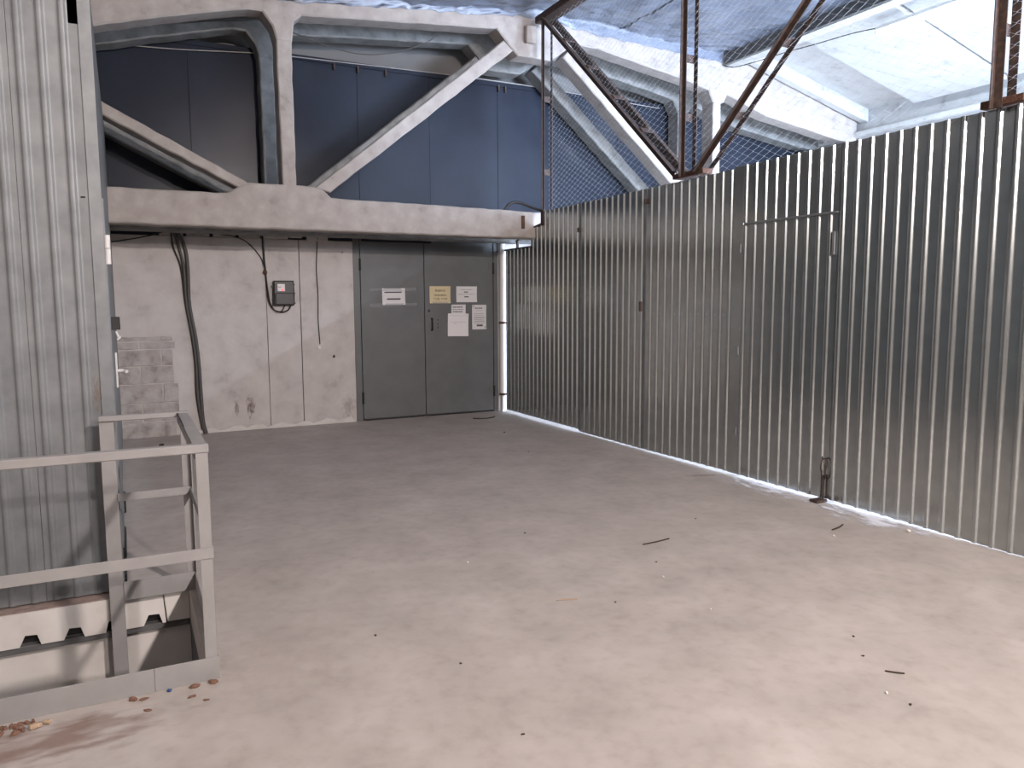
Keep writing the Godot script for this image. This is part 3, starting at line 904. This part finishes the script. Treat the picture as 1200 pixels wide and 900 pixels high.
# ---------------------------------------------------------------- tin shed at the left
func shed() -> void:
	var o := thing("wall_shed_front", "ribbed galvanised tin front of the shed behind the stair railing at left", "partition", Vector3.ZERO, "", "structure")
	var place := func(u: float, y: float, v: float) -> Vector3: return Vector3(u, y, 5.085 + v)
	var top := func(u: float) -> float: return 3.3
	var st := mb()
	var r := []
	for i in 10: r.append(-5.955 + i * 0.0945)
	tin(st, rib_profile(-6.4, -5.055, r, 0.008, 0.012, 0.016), 0.012, top, place, Vector3(0, 0, 1))
	part("tin_sheet", st, M.galv_old, o)
	st = mb()
	tin(st, rib_profile(-5.053, -4.80, [-5.010, -4.918, -4.825], 0.008, 0.012, 0.016), 0.012, top, place, Vector3(0, 0, 1))
	part("tin_sheet", st, M.galv_old, o)
	st = mb()
	tin(st, pv([-4.80, 0.0, -4.752, 0.002]), 0.012, func(u: float) -> float: return 2.842, place, Vector3(0, 0, 1))
	part("tin_sheet", st, M.galv_old, o)
	# corner angle
	st = mb()
	prism(st, pv([-4.757, 5.06, -4.757, 5.096, -4.702, 5.096, -4.702, 5.04, -4.706, 5.04, -4.706, 5.09, -4.752, 5.09, -4.752, 5.06]), -3.3, -0.0, Transform3D(Basis(Vector3(1, 0, 0), Vector3(0, 0, 1), Vector3(0, -1, 0)), Vector3.ZERO), 0.0)
	part("corner_angle", st, M.galv_old, o)
	st = mb()
	box(st, Vector3(-4.792, 2.02, 5.085), Vector3(-4.772, 2.028, 5.09), 0.001)
	part("slit", st, M.black, o)
	# long side with its door, seen almost edge-on
	st = mb()
	box(st, Vector3(-4.76, 0.035, 0.0), Vector3(-4.715, 3.3, 5.06), 0.003)
	var s := struct("wall_shed_side", st, M.galv_old, "grey tin long side of the shed, running back to the white wall", "wall")
	st = mb()
	box(st, Vector3(-4.765, 0.0, 0.0), Vector3(-4.735, 0.035, 5.05))
	part("foot_gap", st, M.black, s)
	for zf in [[4.62, 4.95], [3.95, 4.5], [2.9, 3.4]]:
		st = mb()
		box(st, Vector3(-4.72, 0.0, zf[0]), Vector3(-4.692, 0.05, zf[1]), 0.006)
		part("foam_strip", st, M.black, s)
	st = mb()
	box(st, Vector3(-6.4, 3.3, 0.0), Vector3(-4.715, 3.33, 5.09), 0.003)
	part("top_sheet", st, M.galv_old, s)
	var d := thing("door_3", "grey side door of the shed with white lever handle, seen edge-on", "door", Vector3(0, 0, 0), "", "structure")
	st = mb()
	box(st, Vector3(-4.715, 0.04, 3.45), Vector3(-4.703, 2.1, 4.45), 0.003)
	part("leaf", st, M.galv_old, d)
	for y in [1.72]:
		st = mb()
		tube(st, [Vector3(-4.695, y, 4.62), Vector3(-4.695, y + 0.085, 4.62)], 0.016, 10)
		part("hinge", st, M.plastic_white, d)
		st = mb()
		tube(st, [Vector3(-4.695, y + 0.088, 4.62), Vector3(-4.695, y + 0.16, 4.62)], 0.016, 10)
		part("hinge", st, M.plastic_white, d)
	st = mb()
	box(st, Vector3(-4.712, 1.35, 4.40), Vector3(-4.655, 1.425, 4.41), 0.003)
	part("lock_plate", st, M.black, d)
	st = mb()
	tube(st, curve([Vector3(-4.68, 1.34, 4.40), Vector3(-4.665, 1.30, 4.40), Vector3(-4.66, 1.31, 4.40), Vector3(-4.675, 1.29, 4.40)], 4), 0.006, 6)
	part("padlock_ring", st, M.plastic_white, d)
	st = mb()
	box(st, Vector3(-4.703, 0.93, 3.56), Vector3(-4.690, 1.17, 3.60), 0.003)
	part("handle_plate", st, M.plastic_white, d)
	st = mb()
	tube(st, curve([Vector3(-4.69, 1.045, 3.58), Vector3(-4.65, 1.045, 3.58), Vector3(-4.638, 1.045, 3.60), Vector3(-4.637, 1.045, 3.68)], 4), 0.011, 8)
	part("lever", st, M.plastic_white, d)

# ---------------------------------------------------------------- railing round the stair pit
func railing() -> void:
	var o := thing("stair_railing", "pale grey welded steel railing round the stair pit at left", "railing")
	var add := func(called: String, lo: Vector3, hi: Vector3, ch: float) -> void:
		var st := mb()
		box(st, lo, hi, ch)
		part(called, st, M.rail, o)
	# posts are angle irons: two flanges each
	for p in [[-4.415, 6.262, 1, 1], [-4.405, 5.20, 1, -1]]:
		var st := mb()
		var f := 0.046
		box(st, Vector3(p[0], 0.0, p[1] + (f - 0.005 if p[3] > 0 else 0.0)), Vector3(p[0] + f, 0.93, p[1] + (f if p[3] > 0 else 0.005)), 0.001)
		box(st, Vector3(p[0] + f - 0.005, 0.0, p[1]), Vector3(p[0] + f, 0.93, p[1] + f), 0.001)
		part("post", st, M.rail, o)
	var st := mb()
	box(st, Vector3(-4.772, -0.45, 5.215), Vector3(-4.706, 0.925, 5.221), 0.001)
	box(st, Vector3(-4.711, -0.45, 5.175), Vector3(-4.706, 0.925, 5.221), 0.001)
	part("post", st, M.rail, o)
	st = mb()
	box(st, Vector3(-6.0, 0.0, 6.262), Vector3(-5.954, 0.93, 6.308), 0.001)
	part("post", st, M.rail, o)
	add.call("top_rail", Vector3(-6.35, 0.922, 6.268), Vector3(-4.366, 0.957, 6.312), 0.004)
	# side top rail: an angle iron lying flat
	st = mb()
	box(st, Vector3(-4.418, 0.938, 5.20), Vector3(-4.366, 0.944, 6.27), 0.001)
	box(st, Vector3(-4.418, 0.895, 5.20), Vector3(-4.412, 0.944, 6.27), 0.001)
	part("top_rail", st, M.rail, o)
	add.call("top_rail", Vector3(-4.775, 0.922, 5.20), Vector3(-4.36, 0.95, 5.235), 0.004)
	add.call("middle_rail", Vector3(-6.35, 0.500, 6.308), Vector3(-4.366, 0.545, 6.314), 0.001)
	add.call("middle_rail", Vector3(-4.372, 0.505, 5.22), Vector3(-4.366, 0.55, 6.31), 0.001)
	add.call("middle_rail", Vector3(-4.71, 0.515, 5.222), Vector3(-4.366, 0.555, 5.228), 0.001)
	add.call("toe_plate", Vector3(-4.60, 0.0, 6.308), Vector3(-4.364, 0.094, 6.313), 0.001)
	add.call("toe_plate", Vector3(-6.35, 0.0, 6.308), Vector3(-4.601, 0.094, 6.3125), 0.001)
	add.call("toe_plate", Vector3(-4.370, 0.0, 5.22), Vector3(-4.365, 0.094, 6.308), 0.001)
	add.call("toe_plate", Vector3(-4.706, 0.0, 5.222), Vector3(-4.366, 0.097, 5.228), 0.001)

# ---------------------------------------------------------------- steel door with its notices
func paper(called: String, label: String, x0: float, y0: float, x1: float, y1: float, c: Color, rows: Array, tilt := 0.0, group := "notices on the door", zf := 0.006) -> Node3D:
	var o := thing(called, label, "notice", Vector3((x0 + x1) / 2, (y0 + y1) / 2, zf), group)
	o.rotation.z = tilt
	var w := x1 - x0
	var h := y1 - y0
	var im := Image.create(192, int(192 * h / w), false, Image.FORMAT_RGB8)
	im.fill(c)
	var W := im.get_width()
	var H := im.get_height()
	for r in rows:   # each row of print: y, height, left, right, tone, all in shares of the sheet; words with gaps
		var x: float = r[2]
		while x < r[3]:
			var word := minf(rng.randf_range(0.05, 0.14), r[3] - x)
			if r.size() > 5: word = r[3] - x
			im.fill_rect(Rect2i(int(x * W), int(r[0] * H), maxi(1, int(word * W)), maxi(1, int(r[1] * H))), c.lerp(Color(0.08, 0.07, 0.07), r[4]))
			x += word + 0.02
	var m := mat(Color.WHITE, 0.75)
	m.albedo_texture = ImageTexture.create_from_image(im)
	var st := SurfaceTool.new()
	st.begin(Mesh.PRIMITIVE_TRIANGLES)
	st.set_smooth_group(0)
	for i in 6:
		for k in 6:
			var q := []
			for e in [[0, 0], [1, 0], [1, 1], [0, 1]]:
				var u: float = (i + e[0]) / 6.0
				var v: float = (k + e[1]) / 6.0
				var lift := 0.006 * pow(absf(u * 2 - 1), 3.0) * pow(absf(v * 2 - 1), 3.0) + 0.002 * sin(u * 5.0) * sin(v * 4.0)
				q.append([Vector3((u - 0.5) * w, (v - 0.5) * h, 0.002 + maxf(lift, -0.001)), Vector2(u, 1 - v)])
			for t in [[0, 3, 2], [0, 2, 1]]:
				for j in t:
					st.set_uv(q[j][1])
					st.add_vertex(q[j][0])
	part("sheet", st, m, o)
	return o

func lettering(o: Node3D, text: String, size: float, y: float, c: Material, x := 0.0) -> void:
	var tm := TextMesh.new()
	var f := SystemFont.new()
	f.font_names = PackedStringArray(["Droid Sans"])
	tm.font = f
	tm.text = text
	tm.font_size = 32
	tm.pixel_size = size / 32.0
	tm.depth = 0.0006
	tm.material = c
	var mi := MeshInstance3D.new()
	mi.name = "lettering"
	mi.mesh = tm
	mi.position = Vector3(x, y, 0.0055)
	o.add_child(mi, true)

func tape(o: Node3D, lo: Vector2, hi: Vector2) -> void:
	var st := mb()
	box(st, Vector3(lo.x, lo.y, 0.0045), Vector3(hi.x, hi.y, 0.005), 0.0)
	part("tape_strip", st, M.tape, o)

func entrance() -> void:
	var d := thing("door_1", "dark grey steel double door with paper notices in the back wall", "door", Vector3.ZERO, "", "structure")
	var st := mb()
	box(st, Vector3(-2.06, 0.0, -0.2), Vector3(-1.975, 2.40, 0.0), 0.004)
	box(st, Vector3(-0.125, 0.0, -0.2), Vector3(-0.06, 2.40, 0.0), 0.004)
	box(st, Vector3(-1.975, 2.30, -0.2), Vector3(-0.125, 2.40, 0.0), 0.004)
	part("frame", st, M.door, d)
	for x in [[-1.968, -1.127], [-1.120, -0.132]]:
		st = mb()
		box(st, Vector3(x[0], 0.02, -0.05), Vector3(x[1], 2.295, -0.002), 0.004)
		var leaf := part("leaf", st, M.door, d)
		if x[0] > -1.5:
			st = mb()
			box(st, Vector3(-1.075, 1.375, -0.004), Vector3(-1.05, 1.41, 0.004), 0.002)
			part("keyhole", st, M.black, leaf)
			st = mb()
			tube(st, curve([Vector3(-1.03, 1.29, 0.0), Vector3(-1.03, 1.285, 0.035), Vector3(-1.03, 1.21, 0.042), Vector3(-1.03, 1.145, 0.035), Vector3(-1.03, 1.14, 0.0)], 5), 0.009, 8)
			part("handle", st, M.black, leaf)
			st = mb()
			for y in [1.26, 1.21, 1.165]:
				box(st, Vector3(-0.947, y, -0.003), Vector3(-0.935, y + 0.02, 0.004), 0.002)
			part("lock", st, M.black, leaf)
		st = mb()
		box(st, Vector3(x[0] + 0.02, 0.0, -0.004), Vector3(x[1] - 0.02, 0.019, 0.002), 0.001)
		part("threshold_strip", st, M.black, leaf)
	for hg in [[-1.972, 1.90], [-1.972, 0.22], [-0.128, 1.88], [-0.128, 0.21]]:
		st = mb()
		tube(st, [Vector3(hg[0], hg[1], 0.008), Vector3(hg[0], hg[1] + 0.15, 0.008)], 0.014, 8)
		part("hinge", st, M.black, d)
		st = mb()
		box(st, Vector3(hg[0] - (0.0 if hg[0] < -1 else 0.07), hg[1] + 0.06, 0.0), Vector3(hg[0] + (0.07 if hg[0] < -1 else 0.0), hg[1] + 0.15, 0.004), 0.001)
		part("hinge_plate", st, M.door, d)
	var white := Color(0.83, 0.82, 0.82)
	var o := paper("paper_notice", "white landscape notice with two bold black lines, alone on the left leaf", -1.695, 1.474, -1.39, 1.682, white, [[0.20, 0.075, 0.10, 0.86, 0.9, 1], [0.62, 0.08, 0.2, 0.80, 0.95, 1]], 0.012)
	tape(o, Vector2(-0.30, 0.07), Vector2(0.30, 0.108))
	tape(o, Vector2(-0.32, -0.125), Vector2(0.31, -0.085))
	o = paper("paper_notice", "yellowed notice with three lines of large lettering beside the door seam", -1.055, 1.490, -0.762, 1.712, Color(0.80, 0.745, 0.60), [])
	lettering(o, "Ворота", 0.042, 0.055, M.ink)
	lettering(o, "закрывать", 0.036, -0.003, M.ink)
	lettering(o, "11:00  17:00", 0.036, -0.055, M.ink)
	tape(o, Vector2(-0.15, -0.118), Vector2(0.15, -0.092))
	paper("paper_notice", "white landscape notice with small centred print, top right on the door", -0.678, 1.502, -0.378, 1.712, white, [[0.2, 0.035, 0.22, 0.78, 0.4], [0.33, 0.06, 0.38, 0.58, 0.75, 1], [0.49, 0.035, 0.1, 0.9, 0.45], [0.63, 0.07, 0.39, 0.6, 0.75, 1]])
	paper("paper_notice", "small white slip with bold rows of print, tucked above the large square sheet", -0.75, 1.335, -0.545, 1.470, white, [[0.2, 0.10, 0.1, 0.8, 0.8], [0.46, 0.07, 0.1, 0.85, 0.6], [0.66, 0.10, 0.1, 0.8, 0.7]], 0.0, "notices on the door", 0.004)
	paper("paper_notice", "nearly blank square white sheet, lowest notice on the door", -0.806, 1.05, -0.508, 1.352, Color(0.86, 0.85, 0.85), [[0.08, 0.03, 0.1, 0.9, 0.14], [0.36, 0.03, 0.15, 0.88, 0.16], [0.42, 0.04, 0.3, 0.42, 0.2]], -0.02, "notices on the door", 0.008)
	o = paper("paper_notice", "tall portrait notice of fine print with taped corners, nearest the hinges", -0.452, 1.135, -0.243, 1.465, Color(0.80, 0.795, 0.79), [[0.11, 0.05, 0.2, 0.75, 0.5], [0.22, 0.025, 0.3, 0.7, 0.3], [0.35, 0.025, 0.15, 0.85, 0.35], [0.43, 0.025, 0.15, 0.85, 0.35], [0.51, 0.03, 0.15, 0.9, 0.5], [0.58, 0.025, 0.15, 0.85, 0.4], [0.65, 0.03, 0.15, 0.9, 0.5], [0.73, 0.025, 0.15, 0.9, 0.4], [0.80, 0.08, 0.32, 0.76, 0.6, 1]], 0.0)
	for c in [[-0.105, 0.13], [0.075, 0.13], [-0.105, -0.18], [0.075, -0.18]]:
		tape(o, Vector2(c[0], c[1]), Vector2(c[0] + 0.03, c[1] + 0.055))

# ---------------------------------------------------------------- things on the back wall
func wall_things() -> void:
	# meter
	var o := thing("electric_meter", "black plastic electric meter with a small lit display on the white wall", "meter", Vector3(-2.92, 1.62, 0.0))
	var st := mb()
	prism(st, pv([-0.125, -0.145, 0.118, -0.145, 0.125, -0.03, 0.118, 0.145, -0.11, 0.145, -0.118, 0.135]), 0.0, 0.085, Transform3D(), 0.012)
	part("case", st, M.meter, o)
	st = mb()
	box(st, Vector3(-0.105, -0.138, 0.085), Vector3(0.112, 0.0, 0.105), 0.008)
	part("terminal_cover", st, M.meter, o)
	st = mb()
	box(st, Vector3(-0.078, 0.02, 0.083), Vector3(0.012, 0.108, 0.092), 0.004)
	var win := part("display", st, M.plastic_white, o)
	st = mb()
	box(st, Vector3(-0.07, 0.068, 0.092), Vector3(-0.035, 0.074, 0.0935))
	part("counter", st, M.ink, win)
	st = mb()
	box(st, Vector3(-0.025, 0.028, 0.092), Vector3(-0.008, 0.044, 0.096), 0.003)
	part("red_light", st, M.led, win)
	for c in [[-0.128, 0.08], [-0.125, -0.08], [0.118, 0.0], [0.118, -0.12], [0.115, 0.1]]:
		st = mb()
		tube(st, [Vector3(c[0] + 0.005, c[1], 0.02), Vector3(c[0] + 0.005, c[1], 0.06)], 0.012, 8)
		part("lug", st, M.meter, o)
	# cables
	st = mb()
	tube(st, curve([Vector3(-3.14, 2.36, 0.03), Vector3(-3.13, 2.1, 0.02), Vector3(-3.115, 1.9, 0.02), Vector3(-3.105, 1.7, 0.02), Vector3(-3.09, 1.52, 0.02), Vector3(-3.03, 1.42, 0.025), Vector3(-2.94, 1.395, 0.03), Vector3(-2.87, 1.42, 0.035), Vector3(-2.84, 1.475, 0.04)]), 0.009, 8)
	tag(part("meter_cable", st, M.black), "black cable dropping from the beam and curling under the meter to its right inlet", "cable")
	st = mb()
	tube(st, curve([Vector3(-3.13, 2.05, 0.038), Vector3(-3.12, 1.88, 0.038), Vector3(-3.095, 1.62, 0.038), Vector3(-3.075, 1.50, 0.032), Vector3(-3.02, 1.41, 0.035), Vector3(-2.95, 1.405, 0.04), Vector3(-2.91, 1.475, 0.04)]), 0.007, 8)
	tag(part("meter_cable", st, M.black), "thinner black cable of the two, ending at the left inlet of the meter", "cable")
	st = mb()
	tube(st, curve([Vector3(-3.85, 2.40, 0.06), Vector3(-3.65, 2.30, 0.02), Vector3(-3.45, 2.27, 0.02), Vector3(-3.3, 2.20, 0.02), Vector3(-3.17, 2.05, 0.02), Vector3(-3.125, 1.92, 0.03)]), 0.006, 6)
	tag(part("branch_cable", st, M.black), "thin black cable sagging from the beam into the meter cable", "cable")
	st = mb()
	lump(st, Vector3(-3.12, 1.865, 0.03), Vector3(0.055, 0.06, 0.05), 0.0, 0.12)
	tag(part("cable_clamp", st, M.rust_red), "small rusty clamp holding the meter cable to the wall", "clamp")
	st = mb()
	tube(st, curve([Vector3(-2.49, 2.36, 0.05), Vector3(-2.50, 2.15, 0.012), Vector3(-2.515, 1.9, 0.012), Vector3(-2.505, 1.6, 0.012), Vector3(-2.512, 1.3, 0.012), Vector3(-2.50, 1.0, 0.012)]), 0.006, 6)
	tag(part("drop_wire", st, M.cable), "thin dark wire hanging beside the door down to a small white end", "cable")
	st = mb()
	box(st, Vector3(-2.53, 0.935, 0.0), Vector3(-2.49, 0.98, 0.02), 0.005)
	tag(part("wire_end_box", st, M.plastic_white), "tiny white box at the end of the thin hanging wire", "socket")
	# the thick bundle
	for k in 3:
		st = mb()
		var dx: float = [-0.018, 0.012, -0.03][k]
		var dz: float = [0.03, 0.034, 0.022][k]
		var bow: float = [0.0, 0.03, -0.045][k]
		tube(st, curve([Vector3(-4.10 + dx * 0.5, 2.38, dz + 0.02), Vector3(-4.03 + dx + bow, 2.15, dz), Vector3(-3.985 + dx + bow * 0.4, 1.9, dz), Vector3(-3.975 + dx, 1.5, dz), Vector3(-3.925 + dx, 1.1, dz), Vector3(-3.905 + dx, 0.8, dz), Vector3(-3.90 + dx * 1.2, 0.45, dz), Vector3(-3.885 + dx * 0.6, 0.15, dz + 0.01), Vector3(-3.855 + dx * 0.4, 0.005, dz + 0.03)]), [0.016, 0.019, 0.009][k], 8)
		tag(part("wall_cable", st, [M.cable_grey, M.cable_grey, M.black][k]), ["thick grey cable of the bundle down the wall, left of its twin", "thickest grey cable of the bundle running down the wall to the floor", "thin black cable strapped along the left of the thick grey bundle"][k], "cable")
	st = mb()
	tube(st, curve([Vector3(-4.95, 2.13, 0.02), Vector3(-4.6, 2.19, 0.02), Vector3(-4.3, 2.26, 0.02), Vector3(-4.05, 2.36, 0.03)]), 0.007, 6)
	tag(part("side_cable", st, M.black), "black cable slanting along the wall from the shed up to the beam", "cable")
	# white pipe between door and partition
	o = thing("white_pipe", "white painted vertical pipe with rusty rings between door and partition", "pipe", Vector3(-0.022, 0.0, 0.055))
	st = mb()
	tube(st, [Vector3(0, 0.22, 0), Vector3(0, 2.30, 0)], 0.040, 14)
	part("pipe", st, M.plastic_white, o)
	st = mb()
	box(st, Vector3(-0.02, 0.0, -0.03), Vector3(0.03, 0.22, 0.03), 0.004)
	part("foot", st, M.plastic_white, o)
	for y in [1.205, 0.225]:
		st = mb()
		tube(st, [Vector3(0, y, 0), Vector3(0, y + 0.03, 0)], 0.045, 14)
		box(st, Vector3(0.03, y + 0.005, 0.02), Vector3(0.075, y + 0.022, 0.075), 0.003)
		part("rusty_ring", st, M.rust_red, o)
	for q in [[-2.33, 0.84, "pair"], [-2.19, 2.12, "one"]]:
		st = mb()
		lump(st, Vector3(q[0], q[1], 0.004), Vector3(0.03, 0.035, 0.02), 0.0, 0.2)
		tag(part("wall_chip", st, M.rust_red if q[2] == "pair" else M.block), "small rusty anchor end in the wall left of the door" if q[2] == "pair" else "small chipped knob high on the wall beside the door frame", "anchor")

# ---------------------------------------------------------------- debris on the floor
func debris() -> void:
	var st := mb()
	tube(st, curve([Vector3(-0.67, 0.006, 0.50), Vector3(-0.60, 0.006, 0.56), Vector3(-0.48, 0.006, 0.58), Vector3(-0.36, 0.006, 0.50)]), 0.008, 6)
	tag(part("floor_cable", st, M.black), "short curved black cable end lying on the floor before the door", "cable")
	for t in [[Vector3(-1.84, 0.004, 5.72), Vector3(-1.62, 0.004, 5.70), 0.004, "thin dark twig lying alone in the middle of the floor"],
			[Vector3(-0.56, 0.004, 6.05), Vector3(-0.40, 0.004, 6.0), 0.005, "brown twig near the foot of the right-hand tin sheets"],
			[Vector3(-1.95, 0.004, 7.50), Vector3(-1.90, 0.004, 7.55), 0.003, "short dark twig in the lower right foreground"]]:
		st = mb()
		var a: Vector3 = t[0]
		var b: Vector3 = t[1]
		tube(st, curve([a, a.lerp(b, 0.5) + Vector3(0.0, 0.003, 0.012), b], 4), t[2], 5)
		tag(part("twig", st, M.twig), t[3], "twig")
	# rubbish along the toe plate of the railing
	for w in [[Vector3(-4.99, 0.012, 6.40), Vector3(0.04, 0.016, 0.022), 0.3, "pale wood chip against the toe plate, larger of two"], [Vector3(-4.955, 0.01, 6.385), Vector3(0.028, 0.014, 0.018), -0.4, "pale wood chip against the toe plate, right and smaller"]]:
		st = mb()
		box(st, -w[1] / 2, w[1] / 2, 0.004, Transform3D(Basis(Vector3.UP, w[2]), w[0]))
		tag(part("wood_chip", st, M.wood), w[3], "wood chip")
	st = mb()
	for i in 60:
		var x := rng.randf_range(-5.3, -5.0)
		lump(st, Vector3(x, 0.004, 6.345 + absf(rng.randfn(0.0, 0.03))), Vector3(rng.randf_range(0.01, 0.035), rng.randf_range(0.008, 0.022), rng.randf_range(0.01, 0.03)), rng.randf() * TAU, 0.3)
	tag(part("rust_crumbs", st, M.leaf), "low heap of reddish brown crumbs along the toe plate", "dirt", "", "stuff")
	var lv := [["brown leaf scrap at the corner post of the railing", -4.395, 6.345, 0.04, 0.02], ["brown leaf scrap just left of the corner post", -4.46, 6.345, 0.045, 0.016], ["brown leaf scrap in front of the toe plate joint", -4.475, 6.42, 0.035, 0.008], ["reddish scrap leaning on the toe plate, left of the blue bit", -4.68, 6.345, 0.035, 0.02], ["reddish flat scrap right beside the leaning one", -4.645, 6.355, 0.04, 0.008], ["dark flat scrap lying clear of the toe plate", -4.63, 6.45, 0.035, 0.006], ["small dark sliver right of the flat scraps", -4.43, 6.47, 0.03, 0.005]]
	for l in lv:
		st = mb()
		lump(st, Vector3(l[1], l[4] * 0.4, l[2]), Vector3(l[3], l[4], l[3] * 0.5), rng.randf_range(-0.5, 0.5), 0.3)
		tag(part("leaf_scrap", st, M.leaf), l[0], "scrap")
	st = mb()
	lump(st, Vector3(-4.552, 0.006, 6.335), Vector3(0.02, 0.012, 0.016), 0.0, 0.2)
	tag(part("plastic_scrap", st, M.blue_plastic), "tiny blue plastic bit under the toe plate joint", "scrap")
	for p in [[-0.16, 6.31, 0.035, "white chip of plaster beside the foot of the tin sheets"], [-2.08, 6.23, 0.016, "small white plaster chip just before the lone dark twig"], [-2.15, 6.69, 0.014, "small white plaster chip between the lone twig and the foreground"], [-2.10, 7.62, 0.014, "white plaster speck in the lower right foreground beside the dark twig"], [-0.66, 6.15, 0.02, "white plaster chip off the foot of the wicket door"], [-2.935, 5.52, 0.018, "white plaster chip in the middle of the floor, left of the lone twig"]]:
		st = mb()
		lump(st, Vector3(p[0], p[2] * 0.3, p[1]), Vector3(p[2], p[2] * 0.6, p[2] * 0.7), 1.0, 0.25)
		tag(part("plaster_chip", st, M.pebble_white), p[3], "chip")
	st = mb()
	tube(st, [Vector3(-2.76, 0.004, 6.242), Vector3(-2.66, 0.004, 6.278)], 0.003, 5)
	tag(part("straw", st, M.wood), "pale straw lying in the centre of the floor", "straw")
	for p in [[-0.781, 1.638, "dark crumb nearest the double door"], [-1.069, 2.775, "dark crumb on the far floor before the tin sheets"], [-2.375, 5.168, "dark crumb left of the lone twig, further back"], [-1.962, 6.014, "dark crumb just in front of the lone twig"], [-2.51, 6.397, "dark crumb right of the pale straw"], [-1.172, 5.423, "dark crumb near the wicket door, out on the floor"], [-1.788, 7.216, "upper of two dark crumbs in the right foreground"], [-1.914, 7.366, "lower of two dark crumbs in the right foreground"], [-2.093, 7.716, "dark crumb beside the white speck in the lower right foreground"], [-3.692, 6.216, "dark crumb on the floor right of the railing corner"], [-3.455, 6.644, "dark crumb in the middle foreground"], [-3.468, 7.228, "dark crumb lowest in the middle foreground"], [-4.35, 0.70, "dark lump on the floor beneath the bare blocks"]]:
		st = mb()
		var s := 0.016 if p[1] > 2.0 else 0.03
		if p[1] < 1.0: s = 0.09
		lump(st, Vector3(p[0], s * 0.15, p[1]), Vector3(s, s * 0.4, s * 0.6), rng.randf() * TAU, 0.25)
		tag(part("crumb", st, M.pebble_dark), p[2], "crumb")
	# stains that stay on the surfaces, and light leaks painted on the floor
	stain("floor_stain", "reddish brown dirt stain on the floor along the toe plate", Vector3(-4.95, 0.002, 6.52), Vector3(0.55, 0, 0.0), Vector3(0, 0, -0.20), Color(0.50, 0.34, 0.27), 0.40, 5)
	stain("floor_stain", "pale worn patch of floor beside the railing corner", Vector3(-4.15, 0.002, 6.25), Vector3(0.34, 0, 0.1), Vector3(0.05, 0, -0.42), Color(0.80, 0.76, 0.735), 0.35, 6)
	stain("floor_stain", "brown rust streak on the floor by the post left of the wicket door", Vector3(-0.22, 0.002, 4.42), Vector3(0.20, 0, 0.06), Vector3(0.0, 0, -0.05), Color(0.42, 0.32, 0.26), 0.5, 7)
	stain("wall_stain", "wider of two brown scorch marks low on the white wall", Vector3(-3.34, 0.27, 0.004), Vector3(0.065, 0, 0), Vector3(0, 0.17, 0), Color(0.44, 0.33, 0.28), 0.55, 9)
	stain("wall_stain", "narrower brown scorch mark low on the white wall, nearer the cable bundle", Vector3(-3.50, 0.27, 0.004), Vector3(0.04, 0, 0), Vector3(0, 0.13, 0), Color(0.48, 0.37, 0.32), 0.5, 12)
	stain("floor_light_leak", "painted glow of leaking light on the floor along the foot of the wicket door", Vector3(-0.08, 0.002, 5.0), Vector3(0.22, 0, 0.0), Vector3(0, 0, -0.60), Color(0.88, 0.89, 0.92), 1.0, 13)  # pale patch paints the light leaking under the leaf
	stain("floor_light_leak", "painted glow of leaking light on the floor right of the wicket door", Vector3(-0.08, 0.0025, 5.95), Vector3(0.25, 0, 0.0), Vector3(0, 0, -0.60), Color(0.88, 0.89, 0.92), 1.0, 14)  # light leak under the tin, painted as a pale patch
	stain("wall_stain", "rusty brown stain low on the white wall beside the door frame", Vector3(-2.17, 0.20, 0.006), Vector3(0.13, 0, 0), Vector3(0, 0.22, 0), Color(0.52, 0.42, 0.35), 0.25, 10)
	stain("tin_stain", "small orange rust stain on the corner of the tin shed", Vector3(-4.775, 1.05, 5.0975), Vector3(0.03, 0, 0), Vector3(0, 0.12, 0), Color(0.52, 0.40, 0.30), 0.35, 11)

func stain(called: String, label: String, at: Vector3, u: Vector3, v: Vector3, c: Color, strength: float, seed_: int) -> void:
	var n := noise(seed_, 0.05, 4)
	var im := Image.create(96, 96, false, Image.FORMAT_RGBA8)
	for y in 96:
		for x in 96:
			var r := Vector2(x - 47.5, y - 47.5).length() / 47.5
			var a := clampf((1.0 - r) * 1.3 + n.get_noise_2d(x, y) * 1.1 - 0.25, 0.0, 1.0) * strength * clampf((1.0 - r) * 5.0, 0.0, 1.0)
			im.set_pixel(x, y, Color(c.r, c.g, c.b, a))
	var m := mat(Color.WHITE, 0.85)
	m.albedo_texture = ImageTexture.create_from_image(im)
	m.transparency = BaseMaterial3D.TRANSPARENCY_ALPHA
	var st := SurfaceTool.new()
	st.begin(Mesh.PRIMITIVE_TRIANGLES)
	st.set_smooth_group(-1)
	var q := [at - u - v, at + u - v, at + u + v, at - u + v]
	var uv := [Vector2(0, 1), Vector2(1, 1), Vector2(1, 0), Vector2(0, 0)]
	for t in [0, 2, 1, 0, 3, 2]:
		st.set_uv(uv[t])
		st.add_vertex(q[t])
	tag(part(called, st, m), label, "stain", "", "stuff")
